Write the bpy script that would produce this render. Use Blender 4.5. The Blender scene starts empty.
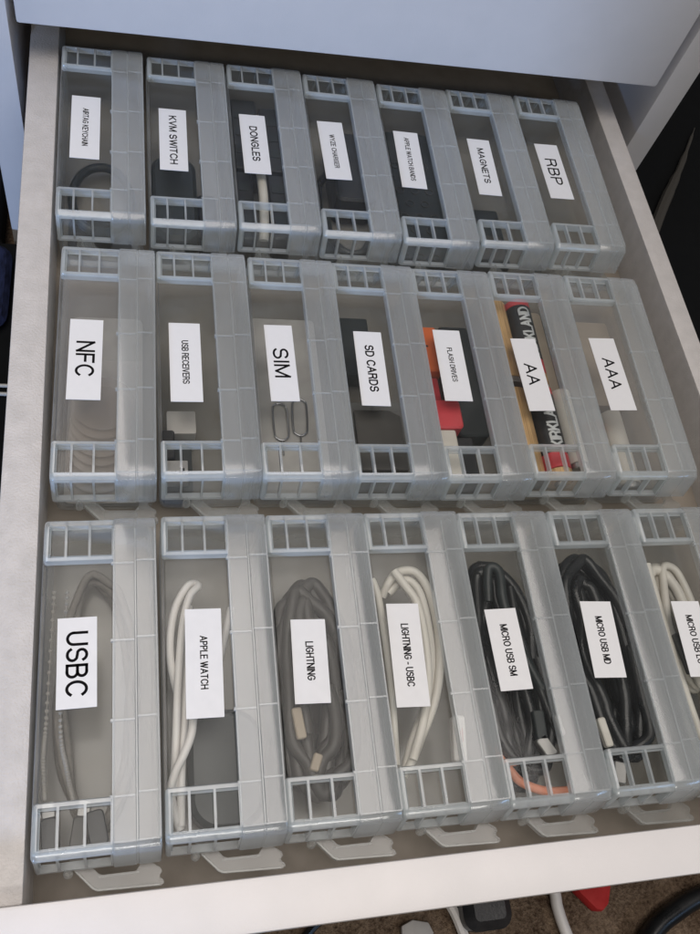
import bpy, bmesh, math, random
from mathutils import Vector, Matrix, Euler
random.seed(7)
S = 0.01                                   # all lengths below are in centimetres
sc = bpy.context.scene
col = sc.collection

# ------------------------------------------------------------------ materials
def newmat(name):
    m = bpy.data.materials.new(name); m.use_nodes = True
    nt = m.node_tree; nt.nodes.clear()
    out = nt.nodes.new('ShaderNodeOutputMaterial')
    return m, nt, nt.nodes.new, nt.links.new, out

def noise(nt, scale, detail=3, stretch=(1, 1, 1), rough=.5):
    tc = nt.nodes.new('ShaderNodeTexCoord'); mp = nt.nodes.new('ShaderNodeMapping')
    mp.inputs['Scale'].default_value = stretch
    nt.links.new(tc.outputs['Object'], mp.inputs['Vector'])
    n = nt.nodes.new('ShaderNodeTexNoise'); n.inputs['Scale'].default_value = scale
    n.inputs['Detail'].default_value = detail; n.inputs['Roughness'].default_value = rough
    nt.links.new(mp.outputs['Vector'], n.inputs['Vector'])
    return n

def ramp(nt, src, a, b, lo=.3, hi=.7):
    r = nt.nodes.new('ShaderNodeMapRange')
    r.inputs['From Min'].default_value = lo; r.inputs['From Max'].default_value = hi
    r.inputs['To Min'].default_value = a; r.inputs['To Max'].default_value = b
    nt.links.new(src, r.inputs['Value'])
    return r.outputs['Result']

def solid(name, c, rough=.5, c2=None, nscale=200, bump=0, bscale=900, metal=0, spec=.5, stretch=(1, 1, 1)):
    m, nt, N, L, out = newmat(name)
    p = N('ShaderNodeBsdfPrincipled')
    p.inputs['Roughness'].default_value = rough; p.inputs['Metallic'].default_value = metal
    p.inputs['Specular IOR Level'].default_value = spec
    if c2:
        n = noise(nt, nscale, 4, stretch)
        mx = N('ShaderNodeMix'); mx.data_type = 'RGBA'
        mx.inputs['A'].default_value = (*c, 1); mx.inputs['B'].default_value = (*c2, 1)
        L(ramp(nt, n.outputs['Fac'], 0, 1), mx.inputs['Factor']); L(mx.outputs['Result'], p.inputs['Base Color'])
        L(ramp(nt, n.outputs['Fac'], rough * .85, min(1, rough * 1.15)), p.inputs['Roughness'])
    else:
        p.inputs['Base Color'].default_value = (*c, 1)
    if bump:
        n2 = noise(nt, bscale, 3, stretch); b = N('ShaderNodeBump')
        b.inputs['Strength'].default_value = bump; b.inputs['Distance'].default_value = .0005
        L(n2.outputs['Fac'], b.inputs['Height']); L(b.outputs['Normal'], p.inputs['Normal'])
    L(p.outputs['BSDF'], out.inputs['Surface'])
    return m

def plastic(name, alpha, rough, c=(.80, .83, .85), tint=(.95, .955, .95), edge=.35, var=.06, vscale=60,
            stretch=(1, 1, 1), bump=.15, bscale=300, gloss=1.0):
    """thin translucent polypropylene: part of the light passes straight, part is scattered, part mirrors"""
    m, nt, N, L, out = newmat(name)
    tr = N('ShaderNodeBsdfTransparent'); tr.inputs['Color'].default_value = (*tint, 1)
    df = N('ShaderNodeBsdfDiffuse'); df.inputs['Color'].default_value = (*c, 1)
    tl = N('ShaderNodeBsdfTranslucent'); tl.inputs['Color'].default_value = (*c, 1)
    gl = N('ShaderNodeBsdfGlossy'); gl.inputs['Roughness'].default_value = rough
    m1 = N('ShaderNodeMixShader'); m1.inputs[0].default_value = .35
    L(df.outputs[0], m1.inputs[1]); L(tl.outputs[0], m1.inputs[2])
    lw = N('ShaderNodeLayerWeight'); lw.inputs['Blend'].default_value = .5
    def math_(op, a_, b_=None, c_=None, clamp=False):
        q = N('ShaderNodeMath'); q.operation = op; q.use_clamp = clamp
        for k, v in enumerate((a_, b_, c_)):
            if v is None: continue
            if isinstance(v, (int, float)): q.inputs[k].default_value = v
            else: L(v, q.inputs[k])
        return q.outputs[0]
    n = noise(nt, vscale, 4, stretch)
    a = ramp(nt, n.outputs['Fac'], alpha - var, alpha + var)
    gz = math_('POWER', lw.outputs['Facing'], 3.0)
    al = math_('MULTIPLY_ADD', gz, edge, a, True)
    m2 = N('ShaderNodeMixShader'); L(al, m2.inputs[0]); L(tr.outputs[0], m2.inputs[1]); L(m1.outputs[0], m2.inputs[2])
    f5 = math_('POWER', lw.outputs['Facing'], 5.0)
    fm = math_('MULTIPLY_ADD', f5, .9 * gloss, .04 * gloss, True)
    m3 = N('ShaderNodeMixShader'); L(fm, m3.inputs[0]); L(m2.outputs[0], m3.inputs[1]); L(gl.outputs[0], m3.inputs[2])
    if bump:
        n2 = noise(nt, bscale, 3, stretch); b = N('ShaderNodeBump')
        b.inputs['Strength'].default_value = bump; b.inputs['Distance'].default_value = .0004
        L(n2.outputs['Fac'], b.inputs['Height'])
        for s in (df, gl): L(b.outputs['Normal'], s.inputs['Normal'])
    L(m3.outputs[0], out.inputs['Surface'])
    return m

M = {}
M['clear'] = plastic('clear_plastic', .014, .06, var=.014, vscale=14, edge=.12, bump=0, gloss=.3)
M['cloudy'] = plastic('cloudy_plastic', .09, .15, c=(.80, .78, .78), var=.035, vscale=20, edge=.15, bump=0, gloss=.6)
M['body'] = plastic('case_wall_plastic', .08, .2, c=(.90, .92, .93), edge=.55, gloss=.8)
M['frost'] = plastic('frosted_lid_plastic', .20, .15, c=(.89, .93, .95), var=.06, vscale=14, stretch=(4, .6, 1), edge=.65, bump=.07, bscale=60, gloss=1.55)
M['rib'] = plastic('ribbed_grip_plastic', .30, .15, c=(.90, .95, .97), var=.06, edge=.75, gloss=1.9, bump=.08)
M['latch'] = plastic('latch_plastic', .16, .2, c=(.78, .80, .78), edge=.6)
M['paper'] = solid('label_paper', (.80, .80, .81), .5, (.78, .78, .79), 260)
M['ink'] = solid('label_ink', (.006, .005, .006), .8, spec=.1)
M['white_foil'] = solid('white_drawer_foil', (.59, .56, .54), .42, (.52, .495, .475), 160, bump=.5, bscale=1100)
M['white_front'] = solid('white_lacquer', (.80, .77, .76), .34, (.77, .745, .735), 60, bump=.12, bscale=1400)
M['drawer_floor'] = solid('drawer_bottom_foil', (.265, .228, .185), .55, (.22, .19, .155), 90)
M['inside'] = solid('cabinet_inside_board', (.30, .20, .155), .7, (.24, .155, .12), 60)
M['black_rubber'] = solid('black_cable_rubber', (.009, .010, .011), .30, (.018, .019, .020), 120)
M['black_plastic'] = solid('black_plastic', (.014, .015, .017), .35, (.028, .028, .030), 160, bump=.15)
M['slate'] = solid('dark_slate_plastic', (.016, .022, .023), .4, (.028, .034, .035), 90)
M['dark_grey'] = solid('dark_grey_rubber', (.045, .041, .036), .45, (.065, .060, .053), 80)
M['taupe'] = solid('taupe_braid', (.17, .155, .135), .7, (.25, .23, .20), 700, bump=.6, bscale=1800)
M['cream'] = solid('cream_cable_rubber', (.70, .665, .60), .4, (.62, .585, .52), 60)
M['white_cable'] = solid('white_cable_rubber', (.80, .77, .74), .38, (.72, .69, .66), 60)
M['white_plastic'] = solid('white_plastic', (.78, .75, .72), .3)
M['metal'] = solid('plug_metal', (.42, .41, .40), .45, metal=1)
M['wire'] = solid('steel_wire', (.34, .34, .35), .32, metal=1)
M['gold'] = solid('battery_gold', (.80, .52, .25), .36, (.42, .25, .11), 420, metal=.25, stretch=(5, .12, 1))
M['red'] = solid('red_plastic', (.66, .06, .075), .4, (.56, .05, .06), 90)
M['orange'] = solid('orange_plastic', (.72, .15, .035), .4)
M['orange_print'] = solid('orange_print', (.50, .20, .09), .45)
M['salmon'] = solid('salmon_rubber', (.72, .28, .17), .45)
M['bead'] = solid('dull_bead', (.30, .285, .26), .5)
M['tan'] = solid('tan_card', (.42, .35, .27), .6, (.36, .30, .23), 100)
M['pale_grey'] = solid('pale_grey_card', (.46, .44, .41), .5, (.40, .38, .36), 150)
M['silver_text'] = solid('battery_print', (.60, .62, .62), .4)
M['disc'] = plastic('tag_disc_film', .30, .25, c=(.60, .53, .47), edge=.5, bump=0)
M['cardcase'] = plastic('card_case_plastic', .20, .2, c=(.5, .5, .5), edge=.4, bump=0)
M['denim'] = solid('navy_weave', (.006, .008, .020), .9, (.020, .026, .065), 420, bump=.8, bscale=700, stretch=(1, .35, 1), spec=.1)
M['dark_fill'] = solid('dark_fill', (.004, .0045, .005), .9, (.007, .0075, .008), 120, spec=.1)  # near-black colour standing in for the dark space beside the drawer
M['grey_cable'] = solid('grey_cable', (.42, .41, .38), .5)
M['grey_strap'] = solid('grey_webbing', (.06, .056, .05), .85, spec=.1)
M['red_cloth'] = solid('red_cloth', (.50, .020, .018), .75, (.38, .014, .012), 120, bump=.5, bscale=300)

def carpet_mat():
    m, nt, N, L, out = newmat('brown_carpet')
    p = N('ShaderNodeBsdfPrincipled'); p.inputs['Roughness'].default_value = .95; p.inputs['Specular IOR Level'].default_value = .1
    n1 = noise(nt, 55, 6, rough=.7); n2 = noise(nt, 520, 4, rough=.7)
    mx = N('ShaderNodeMix'); mx.data_type = 'RGBA'
    mx.inputs['A'].default_value = (.085, .052, .033, 1); mx.inputs['B'].default_value = (.40, .29, .20, 1)
    ad = N('ShaderNodeMath'); ad.operation = 'ADD'; L(n1.outputs['Fac'], ad.inputs[0]); L(n2.outputs['Fac'], ad.inputs[1])
    L(ramp(nt, ad.outputs[0], 0, 1, .75, 1.25), mx.inputs['Factor']); L(mx.outputs['Result'], p.inputs['Base Color'])
    b = N('ShaderNodeBump'); b.inputs['Strength'].default_value = 1; b.inputs['Distance'].default_value = .004
    L(ad.outputs[0], b.inputs['Height']); L(b.outputs['Normal'], p.inputs['Normal'])
    L(p.outputs['BSDF'], out.inputs['Surface'])
    return m
M['carpet'] = carpet_mat()

# ------------------------------------------------------------------ mesh builder
class MB:
    def __init__(s): s.v = []; s.f = []; s.smooth = False
    def add(s, vs, fs):
        o = len(s.v); s.v += [tuple(p) for p in vs]; s.f += [tuple(o + i for i in f) for f in fs]; return s
    def box(s, x0, x1, y0, y1, z0, z1):
        vs = [(x, y, z) for z in (z0, z1) for y in (y0, y1) for x in (x0, x1)]
        return s.add(vs, [(0, 2, 3, 1), (4, 5, 7, 6), (0, 1, 5, 4), (2, 6, 7, 3), (0, 4, 6, 2), (1, 3, 7, 5)])
    def rbox(s, x0, x1, y0, y1, z0, z1, r, seg=4, e=.0):
        """box with round vertical corners and a small top/bottom edge e"""
        def loop(g, z):
            P = []
            for cx, cy, a0 in ((x1 - r, y1 - r, 0), (x0 + r, y1 - r, 90), (x0 + r, y0 + r, 180), (x1 - r, y0 + r, 270)):
                for k in range(seg + 1):
                    a = math.radians(a0 + 90 * k / seg)
                    P.append((cx + (r - g) * math.cos(a), cy + (r - g) * math.sin(a), z))
            return P
        rings = [loop(e, z0), loop(0, z0 + e), loop(0, z1 - e), loop(e, z1)] if e else [loop(0, z0), loop(0, z1)]
        n = len(rings[0]); vs = sum(rings, [])
        fs = [tuple(range(n - 1, -1, -1)), tuple((len(rings) - 1) * n + k for k in range(n))]
        for a in range(len(rings) - 1):
            for k in range(n):
                fs.append((a * n + k, a * n + (k + 1) % n, (a + 1) * n + (k + 1) % n, (a + 1) * n + k))
        return s.add(vs, fs)
    def prism(s, poly, z0, z1):
        n = len(poly)
        vs = [(x, y, z0) for x, y in poly] + [(x, y, z1) for x, y in poly]
        fs = [tuple(range(n - 1, -1, -1)), tuple(range(n, 2 * n))] + [(k, (k + 1) % n, n + (k + 1) % n, n + k) for k in range(n)]
        return s.add(vs, fs)
    def tube(s, pts, r, seg=10, closed=False, sub=6):
        P = smooth_path(pts, closed, sub) if sub else [Vector(p) for p in pts]
        n = len(P); up = Vector((0, 0, 1)); rings = []; prev = None
        for i in range(n):
            a = P[(i - 1) % n] if (closed or i) else P[i]; b = P[(i + 1) % n] if (closed or i < n - 1) else P[i]
            t = (b - a).normalized()
            if prev is None:
                u = t.cross(up if abs(t.z) < .9 else Vector((1, 0, 0))).normalized()
            else:
                u = (prev - t * prev.dot(t)).normalized()
            prev = u; w = t.cross(u)
            rr = r[min(i * len(r) // n, len(r) - 1)] if isinstance(r, (list, tuple)) else r
            rings.append([P[i] + (u * math.cos(2 * math.pi * k / seg) + w * math.sin(2 * math.pi * k / seg)) * rr for k in range(seg)])
        vs = [p for R in rings for p in R]; fs = []
        for i in range(n if closed else n - 1):
            j = (i + 1) % n
            for k in range(seg):
                fs.append((i * seg + k, i * seg + (k + 1) % seg, j * seg + (k + 1) % seg, j * seg + k))
        if not closed:
            fs += [tuple(range(seg - 1, -1, -1)), tuple((n - 1) * seg + k for k in range(seg))]
        s.smooth = True
        return s.add(vs, fs)
    def lathe(s, prof, seg=24, axis='z', at=(0, 0, 0)):
        vs = []; fs = []; n = len(prof)
        for k in range(seg):
            a = 2 * math.pi * k / seg; c, d = math.cos(a), math.sin(a)
            for r, h in prof:
                p = {'z': (r * c, r * d, h), 'y': (r * c, h, r * d), 'x': (h, r * c, r * d)}[axis]
                vs.append(tuple(p[i] + at[i] for i in range(3)))
        for k in range(seg):
            j = (k + 1) % seg
            for i in range(n - 1):
                fs.append((k * n + i, j * n + i, j * n + i + 1, k * n + i + 1))
        fs += [tuple(k * n for k in range(seg - 1, -1, -1)), tuple(k * n + n - 1 for k in range(seg))]
        s.smooth = True
        return s.add(vs, fs)
    def plate(s, us, vs_, f, t, hole=lambda i, j: False):
        """folded sheet of thickness t over grid us x vs_; f(u, v, w) gives the point; hole(i, j) leaves a cell out"""
        nu, nv = len(us), len(vs_); idx = {}; V = []; F = []
        def q(i, j, w):
            k = (i, j, w)
            if k not in idx:
                idx[k] = len(V); V.append(f(i, j, t if w else 0))
            return idx[k]
        full = lambda i, j: 0 <= i < nu - 1 and 0 <= j < nv - 1 and not hole(i, j)
        for i in range(nu - 1):
            for j in range(nv - 1):
                if not full(i, j): continue
                F.append((q(i, j, 0), q(i + 1, j, 0), q(i + 1, j + 1, 0), q(i, j + 1, 0)))
                F.append((q(i, j, 1), q(i, j + 1, 1), q(i + 1, j + 1, 1), q(i + 1, j, 1)))
                for di, dj, a, b in ((-1, 0, (i, j), (i, j + 1)), (1, 0, (i + 1, j + 1), (i + 1, j)), (0, -1, (i + 1, j), (i, j)), (0, 1, (i, j + 1), (i + 1, j + 1))):
                    if not full(i + di, j + dj):
                        F.append((q(*a, 0), q(*b, 0), q(*b, 1), q(*a, 1)))
        return s.add(V, F)
    def build(s, name, mat, parent=None, bevel=0, smooth=None):
        me = bpy.data.meshes.new(name)
        me.from_pydata([(x * S, y * S, z * S) for x, y, z in s.v], [], s.f)
        bm = bmesh.new(); bm.from_mesh(me); bmesh.ops.recalc_face_normals(bm, faces=bm.faces)
        if bevel:
            es = [e for e in bm.edges if len(e.link_faces) == 2 and e.calc_face_angle(0) > .6]
            bmesh.ops.bevel(bm, geom=es, offset=bevel * S, segments=2, profile=.6, affect='EDGES', clamp_overlap=True)
        bm.to_mesh(me); bm.free()
        me.materials.append(mat)
        if (s.smooth if smooth is None else smooth) or bevel:
            me.shade_smooth(); me.set_sharp_from_angle(angle=math.radians(38))
        o = bpy.data.objects.new(name, me); col.objects.link(o)
        if parent: o.parent = parent
        return o

def smooth_path(pts, closed=False, sub=6):
    P = [Vector(p) for p in pts]; n = len(P); out = []
    g = (lambda i: P[i % n]) if closed else (lambda i: P[max(0, min(n - 1, i))])
    for i in range(n if closed else n - 1):
        a, b, c, d = g(i - 1), g(i), g(i + 1), g(i + 2)
        for k in range(sub):
            t = k / sub
            out.append(.5 * ((2 * b) + (c - a) * t + (2 * a - 5 * b + 4 * c - d) * t * t + (3 * b - a - 3 * c + d) * t ** 3))
    if not closed: out.append(P[-1])
    return out

def tag(o, label, cat, group=None):
    o['label'] = label; o['category'] = cat
    if group: o['group'] = group
    return o
def empty(name, loc=(0, 0, 0), rz=0):
    o = bpy.data.objects.new(name, None); col.objects.link(o)
    o.location = [c * S for c in loc]; o.rotation_euler.z = rz; o.empty_display_size = .01
    return o

def arc(cx, cy, rx, ry, a0, a1, n=9):
    return [(cx + rx * math.cos(math.radians(a0 + (a1 - a0) * k / n)), cy + ry * math.sin(math.radians(a0 + (a1 - a0) * k / n))) for k in range(n + 1)]
GLYPH = {   # centre lines of plain sans capitals: width, strokes in a box of height 1
 'A': (.70, [[(0, 0), (.35, 1), (.70, 0)], [(.12, .33), (.58, .33)]]),
 'B': (.58, [[(.34, .53), (0, .53), (0, 1), (.32, 1)] , arc(.32, .765, .22, .235, 90, -90), [(0, .53), (0, 0), (.34, 0)], arc(.34, .265, .24, .265, 90, -90)]),
 'C': (.66, [arc(.35, .5, .35, .5, 38, 322, 18)]),
 'D': (.62, [[(.28, 0), (0, 0), (0, 1), (.28, 1)], arc(.28, .5, .34, .5, 90, -90, 14)]),
 'E': (.54, [[(.54, 0), (0, 0), (0, 1), (.53, 1)], [(0, .52), (.48, .52)]]),
 'F': (.50, [[(0, 0), (0, 1), (.50, 1)], [(0, .51), (.44, .51)]]),
 'G': (.68, [arc(.35, .5, .35, .5, 40, 335, 18) + [(.66, .46), (.37, .46)]]),
 'H': (.60, [[(0, 0), (0, 1)], [(.60, 0), (.60, 1)], [(0, .52), (.60, .52)]]),
 'I': (.0, [[(0, 0), (0, 1)]]),
 'K': (.60, [[(0, 0), (0, 1)], [(.57, 1), (0, .40)], [(.20, .60), (.60, 0)]]),
 'L': (.48, [[(0, 1), (0, 0), (.48, 0)]]),
 'M': (.72, [[(0, 0), (0, 1), (.36, .05), (.72, 1), (.72, 0)]]),
 'N': (.60, [[(0, 0), (0, 1), (.60, 0), (.60, 1)]]),
 'O': (.72, [arc(.36, .5, .36, .5, 0, 360, 24)]),
 'P': (.56, [[(0, 0), (0, 1), (.32, 1)], arc(.32, .735, .24, .265, 90, -90), [(.32, .47), (0, .47)]]),
 'R': (.60, [[(0, 0), (0, 1), (.34, 1)], arc(.34, .75, .23, .25, 90, -90), [(.34, .5), (0, .5)], [(.36, .5), (.48, .42), (.53, .25), (.58, 0)]]),
 'S': (.58, [arc(.29, .745, .265, .255, 20, 235, 12) + [(.30, .515)] + arc(.29, .265, .29, .265, 55, -160, 12)]),
 'T': (.58, [[(0, 1), (.58, 1)], [(.29, 1), (.29, 0)]]),
 'U': (.60, [[(0, 1), (0, .32)] + arc(.30, .32, .30, .32, 180, 360, 12) + [(.60, 1)]]),
 'V': (.66, [[(0, 1), (.33, 0), (.66, 1)]]),
 'W': (.94, [[(0, 1), (.235, 0), (.47, 1), (.705, 0), (.94, 1)]]),
 'Y': (.66, [[(0, 1), (.33, .44), (.66, 1)], [(.33, .44), (.33, 0)]]),
 'Z': (.58, [[(.02, 1), (.56, 1), (0, 0), (.58, 0)]]),
 '-': (.26, [[(0, .38), (.26, .38)]]), ' ': (.14, [])}
def text_shape(body, length, height, weight=.12, step=0):
    """stroked sans capitals as (verts 2D, faces), length x height (cm), origin at the lower left corner"""
    lines = []; x = 0; gap = .24
    for ch in body:
        w_, st = GLYPH[ch]
        lines += [[(x + px, py) for px, py in l] for l in st]; x += w_ + gap
    x -= gap; h = weight * height / 2
    sx = (length - 2 * h) / x; sy = height - 2 * h; h = min(h, .12 * sx)
    V, F = [], []
    parts = []
    for l in lines:                                      # split at sharp corners, subdivide long strokes
        P = [Vector((h + px * sx, h + py * sy)) for px, py in l]; cur = [P[0]]
        for i in range(1, len(P)):
            k = max(1, int((P[i] - P[i - 1]).length / step)) if step else 1
            cur += [P[i - 1].lerp(P[i], q / k) for q in range(1, k + 1)]
            if i < len(P) - 1 and (P[i] - P[i - 1]).normalized().dot((P[i + 1] - P[i]).normalized()) < .3:
                parts.append(cur); cur = [P[i]]
        parts.append(cur)
    for P in parts:
        n = len(P); o = len(V)
        for i in range(n):
            d0 = (P[i] - P[i - 1]).normalized() if i else None; d1 = (P[i + 1] - P[i]).normalized() if i < n - 1 else None
            if (P[0] - P[-1]).length < 1e-5 and i in (0, n - 1): d0 = (P[-1] - P[-2]).normalized(); d1 = (P[1] - P[0]).normalized()
            d0 = d0 or d1; d1 = d1 or d0
            n0 = Vector((-d0.y, d0.x)); n1 = Vector((-d1.y, d1.x)); m = n0 + n1
            m = m.normalized() if m.length > .05 else n0
            k = min(1 / max(.3, m.dot(n0)), 2.2)
            ext = Vector((0, 0))
            if i == 0 and (P[0] - P[-1]).length > 1e-5: ext = -d1 * h * .9
            if i == n - 1 and (P[0] - P[-1]).length > 1e-5: ext = d0 * h * .9
            V += [tuple(P[i] + ext + m * h * k), tuple(P[i] + ext - m * h * k)]
        for i in range(n - 1): F.append((o + 2 * i, o + 2 * i + 1, o + 2 * i + 3, o + 2 * i + 2))
    return V, F

# ------------------------------------------------------------------ the setting
g = MB().box(-300, 330, -260, 300, -17, -16).build('floor', M['carpet']); g['kind'] = 'structure'

# ------------------------------------------------------------------ open drawer
dr = empty('drawer', (15, 18, -4.0))
tag(dr, 'open white drawer holding three rows of labelled clear cases', 'drawer')
off = (15, 18, -4.0)
def dpart(mb): mb.v = [(x - off[0], y - off[1], z - off[2]) for x, y, z in mb.v]; return mb
dpart(MB().prism([(-2.5, -4.45), (33.1, -4.45), (33.1, -2.87), (-2.5, -2.87)], -7.5, 0)).build('front_panel', M['white_front'], dr, bevel=.14)
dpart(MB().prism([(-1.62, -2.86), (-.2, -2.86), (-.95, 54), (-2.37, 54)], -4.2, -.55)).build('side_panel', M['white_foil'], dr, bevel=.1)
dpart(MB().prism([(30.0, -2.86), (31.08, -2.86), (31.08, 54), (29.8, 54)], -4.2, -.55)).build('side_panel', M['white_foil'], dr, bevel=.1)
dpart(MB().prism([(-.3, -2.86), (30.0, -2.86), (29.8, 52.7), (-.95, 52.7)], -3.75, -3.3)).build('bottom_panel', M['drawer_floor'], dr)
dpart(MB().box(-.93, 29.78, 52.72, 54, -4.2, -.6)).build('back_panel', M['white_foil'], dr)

# ------------------------------------------------------------------ cabinet and the closed drawer above
cb = empty('drawer_cabinet', (15, 60, -16))
tag(cb, 'white cabinet whose side panels flank the open drawer', 'cabinet')
off = (15, 60, -16)
dpart(MB().box(-4.45, -2.85, 35.5, 92, -15.9, 63)).build('side_panel', M['white_front'], cb, bevel=.1)
dpart(MB().box(32.62, 34.25, 35.5, 92, -15.9, 63)).build('side_panel', M['white_front'], cb, bevel=.1)
dpart(MB().box(-2.84, 32.61, 91, 92, -15.9, 63)).build('back_panel', M['inside'], cb)
dpart(MB().box(-4.45, 34.25, 35.2, 92, 63.1, 64.8)).build('top_panel', M['white_front'], cb, bevel=.1)
ud = empty('drawer', (15, 35.5, 1.6))
tag(ud, 'closed upper drawer with plain bluish white front above the open one', 'drawer')
off = (15, 35.5, 1.6)
def sl(x): return 1.36 + (x + 2.55) * .0182
fr = MB().add([(-2.5, 35.5, sl(-2.5)), (32.15, 35.5, sl(32.15)), (32.15, 37.1, sl(32.15)), (-2.5, 37.1, sl(-2.5)),
               (-2.5, 35.5, 16), (32.15, 35.5, 16), (32.15, 37.1, 16), (-2.5, 37.1, 16)],
              [(0, 3, 2, 1), (4, 5, 6, 7), (0, 1, 5, 4), (1, 2, 6, 5), (2, 3, 7, 6), (3, 0, 4, 7)])
dpart(fr).build('front_panel', M['white_front'], ud, bevel=.16)
dpart(MB().box(-1.9, 31.0, 37.12, 90, 2.2, 7)).build('drawer_box', M['inside'], ud)

# ------------------------------------------------------------------ the storage case
LEN = 11.42
prof_end = [(1.66, -.34), (1.66, -.06), (1.62, 0), (1.50, 0), (.86, 0), (.27, 0), (.23, -.008), (.03, -.108), (.005, -.13), (-.015, -.19), (-.035, -.28), (-.27, -1.30), (-.295, -1.42)]
def normals(P):
    out = []
    for i in range(len(P)):
        a = Vector(P[max(0, i - 1)]); b = Vector(P[min(len(P) - 1, i + 1)]); t = (b - a).normalized()
        out.append(Vector((t.y, -t.x)))
    return out
def flip_if(P, N):                                   # inward normal must point down on the flat top
    i = min(range(len(P)), key=lambda k: abs(P[k][1]) + abs(P[k][0] - .86))
    return [-n for n in N] if N[i].y > 0 else N
def end_grid(far):
    us = [(-.03, .32), (-.03, .13), (0, .045), (.07, 0), (.15, 0), (.70, 0), (.79, 0), (1.52, 0), (1.61, 0), (2.34, 0), (2.42, 0)]
    P = prof_end; N = flip_if(P, normals(P))
    def f(i, j, w):
        x, d = us[i]; xin = x + (w if i < 2 else 0)
        dd = d if i < 2 else d + w
        y = P[j][0] + N[j].x * dd; z = P[j][1] + N[j].y * dd
        return (xin, LEN - y if far else y, z)
    hole = lambda i, j: i in (4, 6, 8) and j in (3, 4, 10)
    return MB().plate(us, P, f, .25, hole)
def lid_strip():
    near = [p for p in prof_end if p[0] < 1.0][::-1]
    P = near + [(1.62, 0), (4.02, 0), (6.75, 0), (9.62, 0)] + [(LEN - y, z) for y, z in near[::-1]]
    N = normals(P)
    k = next(i for i, p in enumerate(P) if p[0] == 4.02)
    if N[k].y > 0: N = [-n for n in N]
    us = [(2.39, .36), (2.39, .0), (2.41, -.035), (2.47, -.05), (3.12, -.05), (3.14, -.02), (3.19, -.02), (3.22, -.045), (3.84, -.045), (3.90, -.02), (3.93, .05), (3.93, .9)]
    def f(i, j, w):
        x, d = us[i]
        if i < 2: x += w
        elif i > 9: x -= w
        else: d += w
        return (x, P[j][0] + N[j].x * d, P[j][1] + N[j].y * d)
    mb = MB().plate(us, P, f, .09)
    for yy in (1.62, 4.02, 6.75, 9.62):
        mb.box(2.36, 3.12, yy - .028, yy + .028, .035, .07)
        mb.box(3.2, 3.85, yy + .065, yy + .12, .035, .07)
        mb.box(2.32, 2.42, yy - .05, yy + .05, -.06, .085)
    mb.box(3.145, 3.185, .25, 11.0, .015, .05)
    mb.box(2.385, 2.43, .3, 10.95, .02, .07)
    mb.box(3.855, 3.905, .3, 10.95, .0, .06)
    mb.box(2.44, 3.88, .255, .30, .0, .05)
    return mb
def body_shell():
    mb = MB(); r = .35; seg = 5
    def loop(x0, x1, y0, y1, z, rr):
        P = []
        for cx, cy, a0 in ((x1 - rr, y1 - rr, 0), (x0 + rr, y1 - rr, 90), (x0 + rr, y0 + rr, 180), (x1 - rr, y0 + rr, 270)):
            for k in range(seg + 1):
                a = math.radians(a0 + 90 * k / seg); P.append((cx + rr * math.cos(a), cy + rr * math.sin(a), z))
        return P
    x0, x1, y0, y1 = -.07, 3.84, .12, LEN - .12
    R = [loop(x0 + .1, x1 - .1, y0 + .1, y1 - .1, -3.2, r), loop(x0 + .02, x1 - .02, y0 + .02, y1 - .02, -3.1, r), loop(x0, x1, y0, y1, -.42, r),
         loop(x0 + .04, x1 - .04, y0 + .04, y1 - .04, -.36, r), loop(x0 + .13, x1 - .13, y0 + .13, y1 - .13, -.36, r - .1), loop(x0 + .15, x1 - .15, y0 + .15, y1 - .15, -3.06, r - .1)]
    n = len(R[0]); vs = sum(R, []); fs = [tuple(range(n - 1, -1, -1)), tuple(5 * n + k for k in range(n))]
    for a in range(5):
        for k in range(n): fs.append((a * n + k, a * n + (k + 1) % n, (a + 1) * n + (k + 1) % n, (a + 1) * n + k))
    mb.add(vs, fs); mb.smooth = True
    return mb
def latch():
    mb = MB()
    out = [(1.0, .05), (1.15, -.28), (1.72, -.88), (1.86, -.96), (3.9, -1.02), (3.99, -.96), (3.97, -.86), (3.86, -.78), (3.86, -.70), (3.93, -.62), (3.90, -.5), (3.6, -.3), (3.55, .05)]
    inn = [(3.25, .05), (3.25, -.3), (3.1, -.5), (2.05, -.5), (1.92, -.45), (1.6, -.12), (1.55, .05)]
    mb.prism(out + inn, -2.12, -1.82)
    mb.tube([(1.2, -.3, -1.83), (1.75, -.86, -1.83), (1.9, -.93, -1.83), (3.85, -.99, -1.83)], .045, 6, sub=0)
    mb.prism([(1.9, -.56), (3.2, -.56), (3.2, -.50), (1.9, -.50)], -2.6, -2.06)
    return mb

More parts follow.
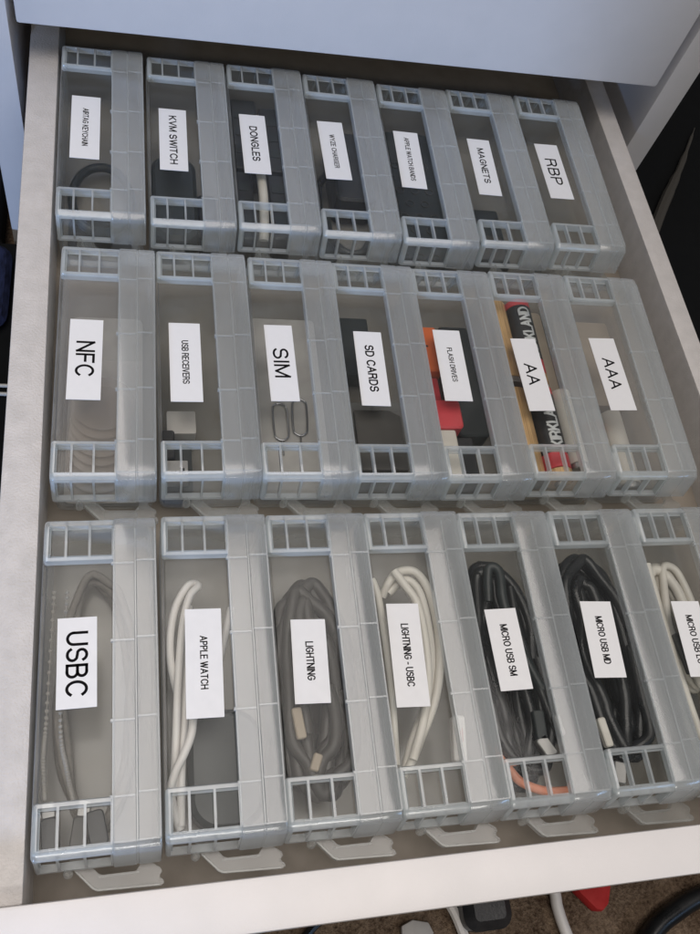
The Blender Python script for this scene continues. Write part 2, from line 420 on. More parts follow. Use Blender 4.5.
labels = [ # text, centre, width, length, angle, text start, text end, cap height
 ('USBC', 1.2, 6.16, 1.32, 3.16, .011, 7.24, 4.97, .74), ('APPLE WATCH', 1.4, 5.81, 1.30, 3.91, -.013, 6.76, 4.84, .27),
 ('LIGHTNING', 1.26, 5.65, 1.30, 3.10, -.027, 6.36, 4.92, .30), ('LIGHTNING - USBC', 1.03, 5.67, 1.28, 3.93, -.035, 6.84, 4.44, .30),
 ('MICRO USB SM', 1.14, 5.70, 1.32, 3.20, .014, 6.67, 4.64, .31), ('MICRO USB MD', 1.16, 5.85, 1.36, 3.11, -.051, 6.78, 4.83, .31),
 ('MICRO USB LG', 1.2, 5.62, 1.29, 3.16, -.04, 6.6, 4.56, .31),
 ('NFC', 1.10, 5.65, 1.33, 3.95, -.010, 6.52, 4.78, .76), ('USB RECEIVERS', 1.09, 5.60, 1.32, 3.97, -.002, 6.68, 4.48, .29),
 ('SIM', 1.16, 5.75, 1.24, 3.95, .014, 6.49, 4.96, .70), ('SD CARDS', 1.30, 5.64, 1.30, 3.93, -.010, 6.87, 4.39, .42),
 ('FLASH DRIVES', 1.26, 6.00, 1.32, 3.87, -.008, 6.95, 5.08, .25), ('AA', 1.13, 5.51, 1.28, 4.0, .032, 6.09, 4.90, .62),
 ('AAA', 1.24, 5.65, 1.37, 4.1, .028, 6.54, 4.77, .62),
 ('AIRTAG KEYCHAIN', 1.17, 5.88, 1.35, 4.2, -.007, 7.15, 4.60, .28), ('KVM SWITCH', 1.16, 5.72, 1.34, 4.19, -.006, 7.35, 4.03, .38),
 ('DONGLES', 1.12, 5.81, 1.33, 4.11, .009, 7.04, 4.60, .40), ('WYZE CHARGER', 1.18, 5.99, 1.35, 4.1, .019, 7.11, 4.71, .27),
 ('APPLE WATCH BANDS', 1.15, 5.93, 1.36, 4.07, -.016, 7.53, 4.39, .27), ('MAGNETS', 1.23, 5.70, 1.29, 4.1, -.016, 7.08, 4.50, .38),
 ('RBP', 1.21, 5.72, 1.39, 4.07, .016, 6.64, 4.70, .68)]
place = [(0.02, -1.729, .0091), (4.068, -1.617, .0003), (8.01, -1.627, -.002), (11.97, -1.612, .0001), (15.908, -1.66, -.0028), (20.018, -1.64, .001), (24.1, -1.6, .0),
 (-.015, 11.382, -.0028), (4.104, 11.413, .0076), (8.07, 11.368, -.0026), (11.95, 11.311, -.0044), (15.87, 11.234, .0001), (19.86, 11.348, -.0058), (23.943, 11.351, -.0055),
 (-.355, 24.697, .0103), (3.80, 24.544, .011), (7.876, 24.648, .0101), (11.91, 24.527, .0064), (15.97, 24.40, -.0001), (20.12, 24.57, .0067), (24.264, 24.70, .0025)]
case_label = [
 'frosted clear case marked USBC, at the front left corner of the drawer',
 'clear case holding a looped white cable and a dark puck, second in the front row',
 'clear case packed with dark grey cable, marked LIGHTNING only, third in the front row',
 'clear case holding a cream cable coil and a white plug, middle of the front row',
 'clear case marked MICRO USB SM, with black cables and a salmon one inside',
 'clear case marked MICRO USB MD, with a thick black cable coil inside',
 'clear case at the front right, cut off by the photo edge, marked MICRO USB LG',
 'hazy clear case marked NFC, at the left end of the middle row',
 'clear case marked USB RECEIVERS with a small black receiver inside, middle row',
 'clear case marked SIM with wire ejector pins inside, middle row',
 'clear case marked SD CARDS in the centre of the drawer',
 'clear case marked FLASH DRIVES with orange and red drives inside',
 'clear case marked AA, filled with gold and black batteries',
 'clear case marked AAA, at the right end of the middle row',
 'clear case with a dark strap loop inside, at the far left corner of the drawer',
 'clear case marked KVM SWITCH with a rounded dark device inside, back row',
 'clear case marked DONGLES with black adapters inside, back row',
 'clear case with a black charger inside and tiny label print, fourth in the back row',
 'clear case holding dark watch bands dotted with round holes, back row',
 'clear case marked MAGNETS, second from the right in the back row',
 'nearly empty clear case marked RBP, at the right end of the back row']
proto = empty('storage_case')
body_shell().build('case_body', M['body'], proto)
MB().rbox(.10, 2.36, .25, LEN - .25, -.36, -.29, .12, 4, .02).build('window_pane', M['clear'], proto)
end_grid(False).build('ribbed_grip', M['rib'], proto, smooth=True)
end_grid(True).build('ribbed_grip', M['rib'], proto, smooth=True)
lid_strip().build('lid_strip', M['frost'], proto, smooth=True)
latch().build('latch_handle', M['latch'], proto, smooth=False)
MB().lathe([(.16, 0), (.16, .18), (.12, .42), (.07, .58), (.02, .64)], 12, 'z', (.98, -.36, -1.78)).build('snap_knob', M['latch'], proto)
cases = []
for i, (x, y, a) in enumerate(place):
    if i == 0:
        c = proto
    else:
        c = proto.copy(); col.objects.link(c)
        for ch in proto.children:
            if ch.name.startswith('label'): continue
            d = ch.copy(); col.objects.link(d); d.parent = c
    cases.append(c)
for i, (x, y, a) in enumerate(place):
    c = cases[i]
    c.location = (x * S, y * S, 0); c.rotation_euler = (.012 if i > 6 else 0, 0, a)
    tag(c, case_label[i], 'storage case', 'labelled clear cases in rows in the drawer')
    t, cx, cy, w, l, ang, t0, t1, h = labels[i]
    lb = MB().box(-w / 2, w / 2, -l / 2, l / 2, 0, .022).build('label', M['paper'], c)
    lb.location = (cx * S, cy * S, -.288 * S); lb.rotation_euler.z = ang
    V, F = text_shape(t, t0 - t1, h, .135 if h > .5 else .17 if h > .35 else .155)
    tx = MB().add([(v - h / 2, (t0 - cy) - u, 0) for u, v in V], F).build('lettering', M['ink'], lb)
    tx.location = (0, 0, .0245 * S)

for i_ in (7, 13):                                     # these two boxes get a hazier window pane
    for ch in cases[i_].children:
        if ch.name.startswith('window_pane'):
            ch.material_slots[0].link = 'OBJECT'; ch.material_slots[0].material = M['cloudy']

# ------------------------------------------------------------------ what lies in the cases
def item(i, name, label, cat, group=None):
    x, y, a = place[i]
    return tag(empty(name, (x, y, -3.05), a), label, cat, group)
def mesh_item(i, name, mb, mat, label, cat, group=None, bevel=0):
    x, y, a = place[i]
    mb.v = [(p[0], p[1], p[2] + 3.05) for p in mb.v]
    o = mb.build(name, mat, None, bevel); o.location = (x * S, y * S, -3.05 * S); o.rotation_euler.z = a
    return tag(o, label, cat, group)
def up(mb): mb.v = [(x, y, z + 3.05) for x, y, z in mb.v]; return mb
def oval(cx, cy, rx, ry, z, n=14, jit=.0, ph=0):
    return [(cx + rx * math.cos(2 * math.pi * k / n + ph) + random.uniform(-jit, jit), cy + ry * math.sin(2 * math.pi * k / n + ph) + random.uniform(-jit, jit),
             z + random.uniform(-jit, jit)) for k in range(n)]
def coil(cx, cy, rx, ry, z0, z1, turns, r, jit=.12, shrink=.0):
    pts = []; n = 14
    for k in range(int(turns * n) + 1):
        t = k / n; q = k / (turns * n); s_ = 1 - shrink * math.sin(q * 9)
        pts.append((cx + rx * s_ * math.cos(2 * math.pi * t) + random.uniform(-jit, jit), cy + ry * s_ * math.sin(2 * math.pi * t) + random.uniform(-jit, jit) * 1.5,
                    z0 + (z1 - z0) * q + random.uniform(-jit, jit) * .4))
    return MB().tube(pts, r, 10, sub=5)
def plug(parent, x, y, z, ang, wid, ln, th, mat, tip=None, name='plug'):
    p = up(MB()); b = MB().rbox(-wid / 2, wid / 2, 0, ln, -th / 2, th / 2, min(wid, th) * .3, 4, .04)
    o = b.build(name, mat, parent); o.location = (x * S, y * S, (z + 3.05) * S); o.rotation_euler.z = ang
    if tip:
        q = MB().rbox(-wid * .36, wid * .36, ln + .005, ln + wid * .9, -th * .25, th * .25, .05, 3, .02).build('plug_tip', tip, o)
    return o

# 0: grey braided cable
c = item(0, 'coiled_cable', 'grey braided cable coiled in the front left case', 'cable')
up(coil(1.8, 5.4, 1.25, 4.5, -2.8, -2.0, 3, .15, .2)).build('cord', M['taupe'], c)
plug(c, .5, .3, -1.0, .1, .55, 1.0, .45, M['black_plastic'], M['metal']); plug(c, 1.3, .25, -1.0, -.15, .55, 1.0, .45, M['dark_grey'], M['metal']); plug(c, 2.0, .3, -1.0, .2, .6, 1.1, .5, M['black_plastic'])
b = item(0, 'bead_chain', 'pale beaded chain lying over the grey cable in the front left case', 'chain')
for pts in ([(.3, 9.0, -1.1), (.2, 4.5, -1.0), (.15, 3.2, -1.0), (.25, 1.9, -1.0)], [(.75, 9.0, -1.1), (.66, 4.4, -1.0), (.9, 2.8, -1.0), (1.15, 1.7, -1.0)]):
    mb = MB()
    for p in smooth_path(pts, False, 14)[::1]:
        mb.lathe([(.015, -.075), (.06, -.045), (.08, 0), (.06, .045), (.015, .075)], 8, 'z', p)
    mb.tube(pts, .018, 5)
    up(mb).build('bead_strand', M['bead'], b)
# 1: white looped cable and dark puck
c = item(1, 'charging_cable', 'looped white cable in the second case of the front row', 'cable')
mb = MB().tube([(1.25, 9.2, -1.5), (.95, 9.0, -1.2), (.52, 8.25, -1.15), (.30, 7.3, -1.1), (.26, 6.3, -1.15), (.42, 5.4, -1.5), (.7, 4.3, -1.9), (.6, 2.5, -2.0)], .145, 10)
mb.tube([(1.25, 9.2, -1.5), (1.34, 8.98, -1.25), (1.0, 8.5, -1.0), (.72, 7.4, -1.1), (.52, 5.4, -1.15), (.42, 3.7, -1.2), (.3, 1.7, -1.5)], .145, 10)
mb.tube([(1.0, 8.3, -1.5), (.85, 6.4, -1.5), (.72, 4.0, -1.4), (.58, 2.4, -1.45), (.52, .6, -1.5)], .145, 10)
mb.tube([(1.25, 6.4, -1.2), (1.05, 4.8, -1.0), (.95, 3.6, -.95), (.66, 2.85, -.95), (.32, 2.2, -1.05), (.2, 1.6, -1.3), (.5, .5, -1.6)], .145, 10)
mb.tube([(2.0, 6.0, -1.6), (2.35, 7.3, -1.5), (2.6, 8.2, -1.7)], .145, 10)
up(mb).build('cord', M['white_cable'], c)
mesh_item(1, 'charging_puck', MB().rbox(.82, 3.5, .35, 4.45, -3.05, -1.75, 1.1, 8, .2), M['slate'], 'dark rounded puck beside the looped white cable', 'charger')
# 2: dark bundle
c = item(2, 'cable_bundle', 'dense dark grey cable bundle filling the third case of the front row', 'cable')
up(coil(1.6, 5.0, 1.3, 3.7, -2.6, -1.1, 8, .25, .25)).build('cord', M['dark_grey'], c)
up(coil(1.45, 5.0, .65, 3.1, -2.6, -1.15, 8, .25, .28)).build('cord', M['dark_grey'], c)
plug(c, .80, 3.0, -.80, .12, .36, 1.1, .3, M['tan'], None, 'cable_tag'); plug(c, 1.12, 1.9, -.82, -.4, .32, .6, .25, M['tan'], None, 'cable_tag')
# 3: cream coil
c = item(3, 'coiled_cable', 'cream cable coil with white plug in the middle case of the front row', 'cable')
mb = MB().tube([(1.15, 9.2, -.85), (1.48, 8.65, -.85), (1.92, 7.8, -.9), (2.02, 6.4, -.9), (1.9, 4.8, -.95), (1.5, 3.35, -1.0), (.9, 2.0, -1.1)], .17, 10)
mb.tube([(.75, 8.4, -1.6), (1.1, 9.0, -1.2), (1.55, 9.3, -1.15), (2.15, 9.2, -1.1), (2.55, 8.45, -1.1), (2.7, 7.2, -1.15), (2.6, 5.6, -1.2), (2.14, 4.1, -1.2), (1.35, 2.7, -1.3), (.75, 1.7, -1.4)], .17, 10)
mb.tube([(1.0, 8.5, -1.5), (1.7, 8.95, -1.25), (2.2, 8.4, -1.2), (2.35, 7.0, -1.25), (2.28, 5.6, -1.3), (1.85, 4.1, -1.35), (1.1, 2.7, -1.45), (.6, 1.5, -1.6)], .17, 10)
mb.tube([(.3, 9.0, -1.2), (.46, 8.3, -1.2), (.5, 7.0, -1.2), (.5, 5.7, -1.15), (.46, 4.2, -1.2), (.32, 1.9, -1.35)], .15, 10)
mb.tube([(.2, 8.4, -1.5), (.3, 6.5, -1.5), (.3, 4.2, -1.5), (.25, 1.4, -1.6)], .15, 10)
up(mb).build('cord', M['cream'], c)
p = plug(c, 2.62, 1.75, -1.0, -.12, .5, 1.65, .4, M['white_plastic'], None)
MB().box(.02, .05, .5, 1.1, .203, .21).build('print_line', M['red'], p); MB().box(.1, .12, .7, 1.2, .203, .21).build('print_line', M['red'], p)
plug(c, .25, 5.0, -1.75, .05, .8, 2.3, .5, M['dark_grey'], None, 'sleeve')
# 4: black cables, metal plug
c = item(4, 'cable_bundle', 'black cables with a silver plug in the fifth case of the front row', 'cable')
up(coil(1.6, 5.4, 1.25, 4.2, -2.6, -1.3, 6, .22, .22)).build('cord', M['black_rubber'], c)
up(coil(1.4, 5.2, .6, 3.6, -2.6, -1.45, 6, .22, .25)).build('cord', M['black_rubber'], c)
up(MB().tube([(1.2, 8.0, -1.4), (1.35, 9.3, -1.1), (1.75, 9.1, -1.0), (1.65, 7.8, -.95), (1.9, 6.2, -1.0), (2.6, 4.2, -1.1)], .2, 10)).build('cord', M['slate'], c)
up(MB().tube([(2.2, 8.5, -1.2), (2.15, 6.4, -1.1), (2.55, 4.0, -1.1), (2.9, 2.2, -1.2)], .16, 10)).build('cord', M['black_rubber'], c)
plug(c, 2.0, 2.3, -.85, -.05, .45, 1.1, .3, M['slate'], None, 'plug_cover')
plug(c, 2.3, 1.7, -.85, .5, .5, .8, .3, M['metal'], None); plug(c, 2.85, 2.4, -.85, .1, .3, .8, .25, M['metal'], None)
mesh_item(4, 'cable', MB().tube([(.2, 2.4, -1.6), (.7, 1.4, -1.3), (1.1, .9, -1.25), (2.0, .55, -1.3), (3.0, .5, -1.4)], .17, 10), M['salmon'], 'salmon pink cable under the near grip of a case of black cables', 'cable')
# 5: thick black coil
c = item(5, 'coiled_cable', 'thick black cable coil in the sixth case of the front row', 'cable')
up(coil(1.6, 5.6, 1.3, 4.1, -2.6, -1.0, 7, .23, .16)).build('cord', M['black_rubber'], c)
up(coil(1.5, 5.4, .65, 3.4, -2.5, -1.05, 7, .23, .2)).build('cord', M['black_rubber'], c)
plug(c, .55, 1.8, -.75, .1, .32, 1.1, .3, M['cream'], None); plug(c, .7, .5, -1.0, -.3, .5, .8, .3, M['metal'], None)
# 6: cream coil at the photo's edge
c = item(6, 'coiled_cable', 'cream cable coil in the case cut off by the right edge', 'cable')
up(coil(1.5, 5.0, 1.0, 4.2, -2.7, -1.5, 4, .24, .15)).build('cord', M['cream'], c)
up(MB().tube([(.6, 9.2, -1.1), (.5, 7.0, -1.0), (.55, 4.0, -1.0), (.75, 1.6, -1.1)], .16, 10)).build('cord', M['cream'], c)
up(coil(1.9, 6.6, .8, 2.6, -2.4, -1.3, 3, .17, .12)).build('cord', M['cream'], c)
plug(c, .95, 4.3, -.75, .1, .4, 1.7, .3, M['black_plastic'], None)
# 7: pale tag discs
c = item(7, 'disc_stack', 'fanned stack of pale tan tag discs in the hazy left case of the middle row', 'tags')
for k in range(9):
    o = up(MB().lathe([(0, 0), (1.28, 0), (1.30, .02), (1.28, .04), (0, .04)], 40, 'z', (1.55 + .03 * k, 1.7 + .34 * k, -2.95 + .16 * k))).build('disc', M['disc'], c)
mesh_item(7, 'card', MB().rbox(.25, 3.4, .4, 9.9, -3.05, -2.97, .3, 4), M['pale_grey'], 'pale grey card beneath the tag discs', 'card')
# 8: receivers
c = item(8, 'usb_receiver', 'small black receiver with silver plug under the near grip', 'receiver')
up(MB().rbox(.05, .58, 1.5, 2.85, -1.9, -1.2, .12, 4, .05)).build('receiver_body', M['black_plastic'], c)
up(MB().rbox(.15, 1.1, .5, 1.48, -1.8, -1.35, .06, 3, .02)).build('plug', M['metal'], c)
up(MB().box(.75, .95, .95, 1.12, -1.345, -1.33)).build('plug_hole', M['black_plastic'], c)
up(MB().rbox(.1, 1.3, .35, 2.6, -3.05, -1.95, .1, 3)).build('holder', M['slate'], c)
mesh_item(8, 'card', MB().rbox(.3, 1.5, 2.9, 4.0, -3.05, -1.6, .08, 3), M['pale_grey'], 'pale square card block beside the black receiver', 'card')
# 9: SIM ejector pins
def pin(dx, dy, rot, label):
    mb = MB()
    ring = [(-.32, 1.6, 0), (-.32, .35, 0), (-.2, .08, 0), (0, 0, 0), (.2, .08, 0), (.32, .35, 0), (.32, 1.6, 0), (.2, 1.85, 0), (0, 1.92, 0), (-.2, 1.85, 0)]
    mb.tube(ring, .042, 8, True); mb.tube([(0, 0, 0), (0, -.5, 0), (0, -.75, 0)], .035, 8)
    o = mb.build('ejector_pin', M['wire']); x, y, a = place[9]
    o.location = ((x + dx) * S, (y + dy) * S, -2.55 * S); o.rotation_euler = (0, 0, rot)
    tag(o, label, 'pin', 'wire ejector pins')
pin(1.35, 3.2, .0, 'wire ejector pin below the SIM label, clearly in the window'); pin(2.2, 3.45, -.05, 'wire ejector pin beside the first, partly under the frosted strip')
mesh_item(9, 'card', MB().rbox(.3, 3.4, .5, 10, -3.05, -2.66, .2, 3), M['pale_grey'], 'pale grey card sheet beneath the wire pins', 'card')
# 10: card cases
mesh_item(10, 'card_case', MB().rbox(.15, 1.45, .7, 4.6, -3.05, -1.4, .12, 3, .04), M['cardcase'], 'grey clear card holder left of the seam in the SD case', 'card case', 'clear card holders')
mesh_item(10, 'card_case', MB().rbox(1.5, 3.5, .7, 4.6, -3.05, -1.35, .12, 3, .04), M['cardcase'], 'grey clear card holder right of the seam in the SD case', 'card case', 'clear card holders')
mesh_item(10, 'memory_card', MB().rbox(.3, 2.0, 6.5, 9.8, -3.05, -2.0, .1, 3, .03), M['slate'], 'dark memory card block at the far end of the SD case', 'memory card')
mesh_item(10, 'memory_card', MB().prism([(.5, 1.0), (2.6, 1.0), (2.6, 3.7), (2.1, 4.0), (.5, 4.0)], -1.34, -1.12), M['dark_grey'], 'dark grey notched memory card on top of the clear holders', 'memory card')
# 11: flash drives
c = item(11, 'flash_drive', 'orange flash drive beside the FLASH DRIVES label', 'flash drive')
up(MB().rbox(.28, 1.15, 6.2, 8.75, -3.05, -1.0, .12, 4, .06)).build('drive_body', M['orange'], c)
up(MB().lathe([(.06, 0), (.06, .01)], 10, 'z', (.55, 7.6, -.998))).build('lanyard_hole', M['black_plastic'], c)
c = item(11, 'flash_drive', 'red flash drive with a cream end, near the grip of its case', 'flash drive')
up(MB().rbox(.30, 1.62, 3.15, 4.65, -3.05, -1.0, .2, 4, .08)).build('drive_cap', M['red'], c)
up(MB().rbox(.42, 1.22, .6, 3.13, -3.05, -1.15, .1, 4, .05)).build('drive_body', M['cream'], c)
mesh_item(11, 'flash_drive', MB().rbox(.30, .95, 4.75, 6.1, -3.05, -1.4, .1, 4, .05), M['red'], 'dark red flash drive stub between the orange and the red drive', 'flash drive')
mesh_item(11, 'flash_drive', MB().rbox(1.35, 2.2, .6, 3.05, -3.05, -1.7, .1, 4, .05), M['black_plastic'], 'black flash drive beside the cream drive end', 'flash drive')
mesh_item(11, 'flash_drive', MB().rbox(1.75, 3.3, 3.3, 9.6, -3.05, -2.0, .2, 4, .08), M['slate'], 'long dark flash drive behind the label, partly under the frosted strip', 'flash drive')
# 12: AA batteries
def battery(i, x, y, z, R, Ln, kind, label, flip=False, txt=None, grp='batteries'):
    c = item(i, 'battery', label, 'battery', grp)
    ys = lambda v: (Ln - v if flip else v)
    def seg(a, b_, mat, name, r=R):
        a, b_ = sorted((ys(a), ys(b_)))
        up(MB().lathe([(0, a), (r - .03, a), (r, a + .03), (r, b_ - .03), (r - .03, b_), (0, b_)], 28, 'y', (x, y, z))).build(name, mat, c)
    if kind == 'black':
        seg(0, .07 * Ln, M['red'], 'base_band'); seg(.075 * Ln, .70 * Ln, M['black_plastic'], 'wrapper'); seg(.705 * Ln, .86 * Ln, M['red'], 'red_band'); seg(.865 * Ln, .96 * Ln, M['gold'], 'gold_band')
    elif kind == 'gold':
        seg(0, .06 * Ln, M['metal'], 'base'); seg(.065 * Ln, .96 * Ln, M['gold'], 'wrapper')
    elif kind == 'pale':
        seg(0, .06 * Ln, M['metal'], 'base'); seg(.065 * Ln, .96 * Ln, M['cream'], 'wrapper')
    else:
        seg(0, .06 * Ln, M['metal'], 'base'); seg(.065 * Ln, .70 * Ln, M['cream'], 'wrapper'); seg(.705 * Ln, .82 * Ln, M['orange_print'], 'orange_band'); seg(.825 * Ln, .96 * Ln, M['cream'], 'end_band')
    seg(.965 * Ln, Ln, M['metal'], 'terminal', R * .38)
    if txt:
        V, F = text_shape(txt, Ln * .57, R * .95, .2, .06); pts = []
        for u, v in V:
            a = (v - R * .47) / R; pts.append((x - (R + .014) * math.sin(a), y + .33 * Ln + u, z + (R + .014) * math.cos(a)))
        up(MB().add(pts, F)).build('lettering', M['silver_text'], c)
g = 'AA batteries in one case'
mesh_item(12, 'card', MB().rbox(.1, 3.6, .4, 10.8, -3.05, -2.27, .2, 3), M['tan'], 'tan card layer beneath the gold and black batteries', 'card')
battery(12, .62, .45, -1.60, .66, 5.05, 'gold', 'gold battery at the near left of the AA case', grp=g)
battery(12, .60, 5.6, -1.60, .66, 5.05, 'gold', 'gold battery at the far left of the AA case', grp=g)
battery(12, 1.98, .35, -1.60, .66, 5.05, 'black', 'black printed battery at the near end below the AA label', True, 'KIRKLAND', g)
battery(12, 1.95, 5.55, -1.60, .66, 5.05, 'black', 'black printed battery at the far end with a red band', True, 'KIRKLAND', g)
battery(12, 3.2, 1.2, -1.76, .5, 4.45, 'pale', 'cream battery under the frosted strip of the AA case', False, None, g)
# 13: AAA batteries
g = 'AAA batteries in one case'
battery(13, .95, .5, -2.5, .52, 4.45, 'cream', 'cream battery with an orange band at the near left of the AAA case', False, None, g)
battery(13, 2.05, .5, -2.5, .52, 4.45, 'pale', 'plain cream battery right of the banded one in the AAA case', False, None, g)
mesh_item(13, 'card', MB().rbox(.3, 3.4, 5.3, 10.5, -3.05, -2.5, .15, 3), M['tan'], 'tan card at the far end of the AAA case', 'card')
# 14: strap ring
mesh_item(14, 'key_strap', MB().tube(oval(1.85, 3.6, 1.4, 2.2, -2.6, 16), .22, 10, True).box(1.4, 2.3, .6, 1.5, -3.0, -2.35), M['slate'], 'dark strap loop in the far left case', 'key strap')
mesh_item(14, 'key_strap', MB().rbox(.3, 3.3, .35, 2.6, -3.05, -2.85, .5, 5, .05), M['black_rubber'], 'flat black strap piece beneath the strap loop', 'key strap')
# 15: rounded device
c = item(15, 'switch_box', 'dark rounded switch box in the second case of the back row', 'switch')
up(MB().rbox(.1, 2.3, .5, 6.2, -3.05, -1.5, 1.0, 8, .2)).build('box_body', M['slate'], c)
up(MB().rbox(2.35, 3.3, .7, 4.2, -3.05, -2.2, .2, 4, .1)).build('cable_stub', M['black_rubber'], c)
# 16: adapters
for x0, x1, y0, y1, t in ((.15, 1.0, .5, 5.0, 'black adapter at the near left of the DONGLES case'), (1.75, 2.75, 5.2, 9.9, 'black adapter at the far right of the DONGLES case'),
                          (1.8, 2.75, .6, 4.9, 'black adapter at the near right of the DONGLES case'), (.2, 1.6, 5.3, 10.4, 'black adapter at the far left of the DONGLES case')):
    c = item(16, 'adapter', t, 'adapter', 'black adapters')
    up(MB().rbox(x0, x1, y0, y1, -3.05, -1.3, .15, 4, .07)).build('adapter_body', M['black_plastic'], c)
    for k in range(3):
        yy = y0 + (y1 - y0) * (.2 + .25 * k)
        up(MB().rbox(x0 + .15, x1 - .15, yy, yy + .6, -1.298, -1.26, .08, 3)).build('socket', M['slate'], c)
mesh_item(16, 'cable', MB().tube([(1.5, 8.5, -.9), (1.4, 5.0, -.9), (1.42, 3.0, -.9), (1.35, 1.2, -1.1), (1.3, .5, -1.4)], .24, 10), M['cream'], 'cream cable lying over the black adapters', 'cable')
# 17: charger
c = item(17, 'charger', 'black wedge shaped charger in the fourth case of the back row', 'charger')
up(MB().rbox(1.3, 3.4, 3.6, 8.6, -3.05, -1.2, .35, 5, .12)).build('charger_body', M['black_plastic'], c)
up(MB().tube([(1.2, 6.5, -2.4), (.6, 5.2, -2.2), (.6, 3.0, -2.3), (1.4, 1.2, -2.3), (2.4, .9, -2.2), (3.1, 2.0, -2.3)], .22, 10)).build('cord', M['black_rubber'], c)
up(MB().rbox(.5, 1.2, .6, 4.0, -3.05, -2.55, .15, 4, .05)).build('plug', M['slate'], c)
# 18: perforated bands
c = item(18, 'watch_band', 'dark watch band dotted with round holes in its case', 'watch band')
up(MB().rbox(.12, 3.5, .5, 10.4, -3.05, -2.2, .4, 5, .1)).build('band', M['slate'], c)
for r_ in range(9):
    for k in range(3):
        X = .7 + .85 * k + (.4 if r_ % 2 else 0); Y = 1.0 + .95 * r_
        up(MB().tube(oval(X, Y, .22, .22, -2.17, 12), .035, 6, True, 1)).build('hole_rim', M['dark_grey'], c)
# 19: magnets, 20: small tray
c = item(19, 'magnet_block', 'dark grey magnet block near the grip of the MAGNETS case', 'magnet')
up(MB().rbox(.35, 2.5, .6, 4.6, -3.05, -2.2, .15, 4, .06)).build('block', M['slate'], c)
up(MB().rbox(.5, 2.2, .8, 2.5, -2.19, -1.95, .3, 4, .05)).build('magnet', M['dark_grey'], c)
mesh_item(20, 'inner_tray', MB().rbox(.25, 1.1, .6, 2.6, -3.05, -2.4, .1, 3, .04), M['pale_grey'], 'small pale grey block under the near grip of the RBP case', 'block')

# ------------------------------------------------------------------ around the drawer
tag(MB().tube([(23.6, -3.2, -15.6), (23.9, -4.6, -15.6), (23.9, -5.4, -15.6), (24.2, -7.0, -15.6), (25.5, -12, -15.6)], .3, 10).build('cable', M['white_cable']),
    'white cable on the carpet beside the red bag', 'cable')
rb = MB(); n = 12
pts_top = [(24.0, -2.2), (27.7, -2.2), (27.3, -3.6), (26.9, -4.6), (26.5, -5.5), (26.1, -5.85), (25.7, -5.7), (25.0, -4.9), (24.4, -3.8)]
rb.prism(pts_top, -15.95, -14.9)
tag(rb.build('cloth_bag', M['red_cloth'], bevel=.35), 'red cloth bag corner on the carpet below the drawer', 'bag')
tag(MB().tube([(26.5, -9.5, -15.4), (28.4, -7.3, -15.4), (30.2, -6.3, -15.4), (33, -5.6, -15.4), (40, -5.2, -15.4)], .52, 10).build('cable', M['black_rubber']),
    'thick black cable curving over the carpet at the lower right', 'cable')
tag(MB().tube([(14.6, -2.5, -15.75), (13.2, -3.7, -15.75), (12, -4.3, -15.75), (10.6, -5.4, -15.75), (9, -8, -15.75)], .2, 8).build('cable', M['black_rubber']),
    'thin black cable on the carpet below the front panel', 'cable')
tag(MB().rbox(18.5, 21.0, -5.9, -1.5, -15.95, -14.2, .7, 6, .45).build('power_adapter', M['black_plastic'], smooth=True),
    'black power adapter on the carpet under the drawer front', 'adapter')
tag(MB().tube([(17.6, -3.4, -15.7), (18.3, -4.8, -15.5), (18.7, -6.0, -15.6), (19.2, -8, -15.7)], .26, 8).build('cable', M['white_cable']),
    'short white cable beside the black power adapter', 'cable')
tag(MB().prism([(15.6, -5.2), (16.2, -5.0), (17.0, -5.2), (17.2, -5.7), (16.7, -6.3), (15.5, -6.1)], -15.95, -15.6).build('paper_scrap', M['pale_grey'], bevel=.1),
    'pale crumpled paper on the carpet under the front panel', 'paper')
# black blocks added for the dark space beside the cabinet, with things on them
tag(MB().prism([(-34, -40), (-3.3, -40), (-3.3, 34.8), (-5.2, 34.8), (-5.2, 85), (-34, 85)], -15.95, -13).build('dark_filler_left', M['dark_fill'], bevel=.8), 'black block added to fill the dark space left of the drawer', 'bag')
tag(MB().rbox(-16, -4.2, 27.5, 34.0, -12.95, -12.3, 1.2, 5, .3).build('cloth', M['denim']), 'dark navy woven cloth on the black block', 'cloth')
for dy, w in ((0, 'upper'), (-.55, 'lower')):
    tag(MB().tube([(-14, 23.6 + dy, -12.85), (-8, 23.9 + dy, -12.8), (-3.6, 23.9 + dy, -12.85)], .11, 8).build('cord', M['grey_cable']), f'{w} of two thin grey cords left of the drawer', 'cord', 'grey cords')
tag(MB().rbox(35.2, 95, -20, 140, -15.95, -10, 4, 6, 1.5).build('dark_filler_right', M['dark_fill']), 'large black block added to fill the dark space right of the drawer', 'case')
tag(MB().tube([(37.5, 33.5, -9.7), (40.3, 38.2, -9.6), (43.5, 43.0, -9.6), (46.5, 47.8, -9.8)], [.35, .42, .42, .36, .25, .13, .04], 8).build('strap', M['grey_strap']), 'thin grey strap lying across the black block', 'strap')

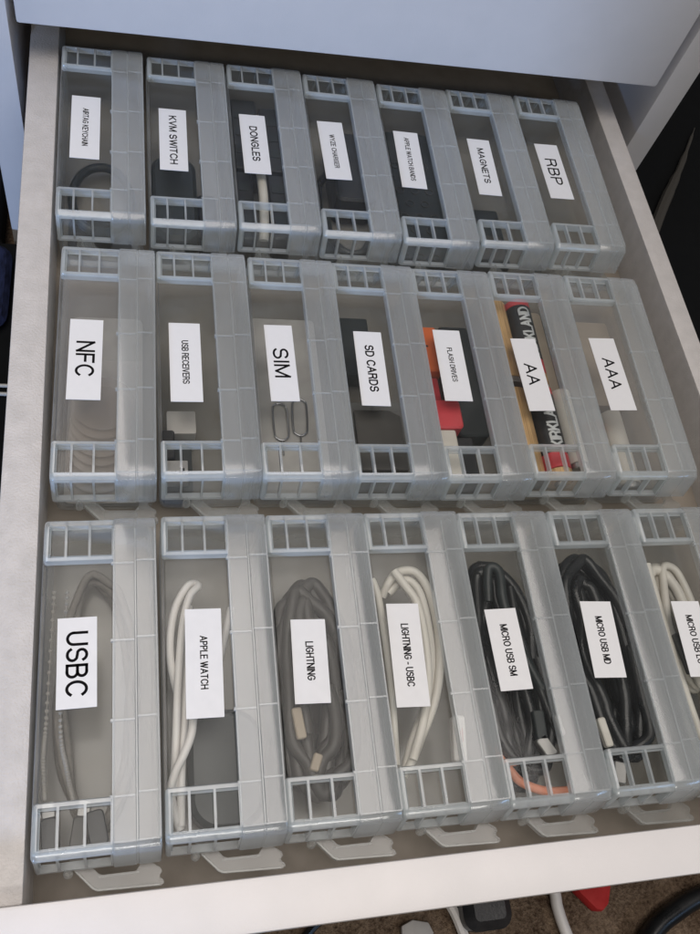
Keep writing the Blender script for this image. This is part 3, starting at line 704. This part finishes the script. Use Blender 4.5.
# ------------------------------------------------------------------ light
w = bpy.data.worlds.new('World'); sc.world = w; w.use_nodes = True
bg = w.node_tree.nodes['Background']; bg.inputs[0].default_value = (.95, .95, .92, 1); bg.inputs[1].default_value = .06
def area(name, loc, target, size, power, color, size_y=None, spread=None):
    l = bpy.data.lights.new(name, 'AREA'); l.energy = power; l.color = color; l.size = size * S
    if size_y: l.shape = 'RECTANGLE'; l.size_y = size_y * S
    if spread: l.spread = math.radians(spread)
    o = bpy.data.objects.new(name, l); col.objects.link(o); o.location = [c * S for c in loc]
    o.rotation_euler = (Vector(target) - Vector(loc)).to_track_quat('-Z', 'Y').to_euler()
    return o
area('ceiling_lamp', (-2, 50, 200), (8, 30, 0), 190, 48, (1.0, .93, .885), 250)
def spot(name, loc, target, deg, power, color, radius, blend):
    l = bpy.data.lights.new(name, 'SPOT'); l.energy = power; l.color = color; l.shadow_soft_size = radius * S
    l.spot_size = math.radians(deg); l.spot_blend = blend
    o = bpy.data.objects.new(name, l); col.objects.link(o); o.location = [c * S for c in loc]
    o.rotation_euler = (Vector(target) - Vector(loc)).to_track_quat('-Z', 'Y').to_euler()
    return o
spot('window_light', (-60, -118, 30), (-6, 33, 4), 21.0, 62, (.33, .50, .86), 5, .10)
area('far_window', (15, -150, 128), (15, 5, 0), 130, 7, (1.0, .97, .92), 13)
area('blue_glint_light', (150, -105, 128), (22, 5, 0), 60, 2.4, (.35, .6, 1.0), 14)  # added blue light, only for glints on the right-hand case folds

# ------------------------------------------------------------------ camera
cam = bpy.data.cameras.new('camera'); co = bpy.data.objects.new('camera', cam); col.objects.link(co)
co.location = (3.2991 * S, -3.9774 * S, 29.7443 * S); co.rotation_euler = Euler((.5020, -.2125, -.1179), 'XYZ')
cam.sensor_fit = 'HORIZONTAL'; cam.sensor_width = 36; cam.lens = 846.36 / 700 * 36
cam.clip_start = .005; cam.clip_end = 50
sc.camera = co
sc.view_settings.view_transform = 'Standard'; sc.view_settings.look = 'None'; sc.view_settings.exposure = 0; sc.view_settings.gamma = 1
sc.cycles.transparent_max_bounces = 48; sc.cycles.max_bounces = 10; sc.cycles.diffuse_bounces = 5
sc.cycles.use_denoising = True; sc.cycles.sample_clamp_indirect = 6
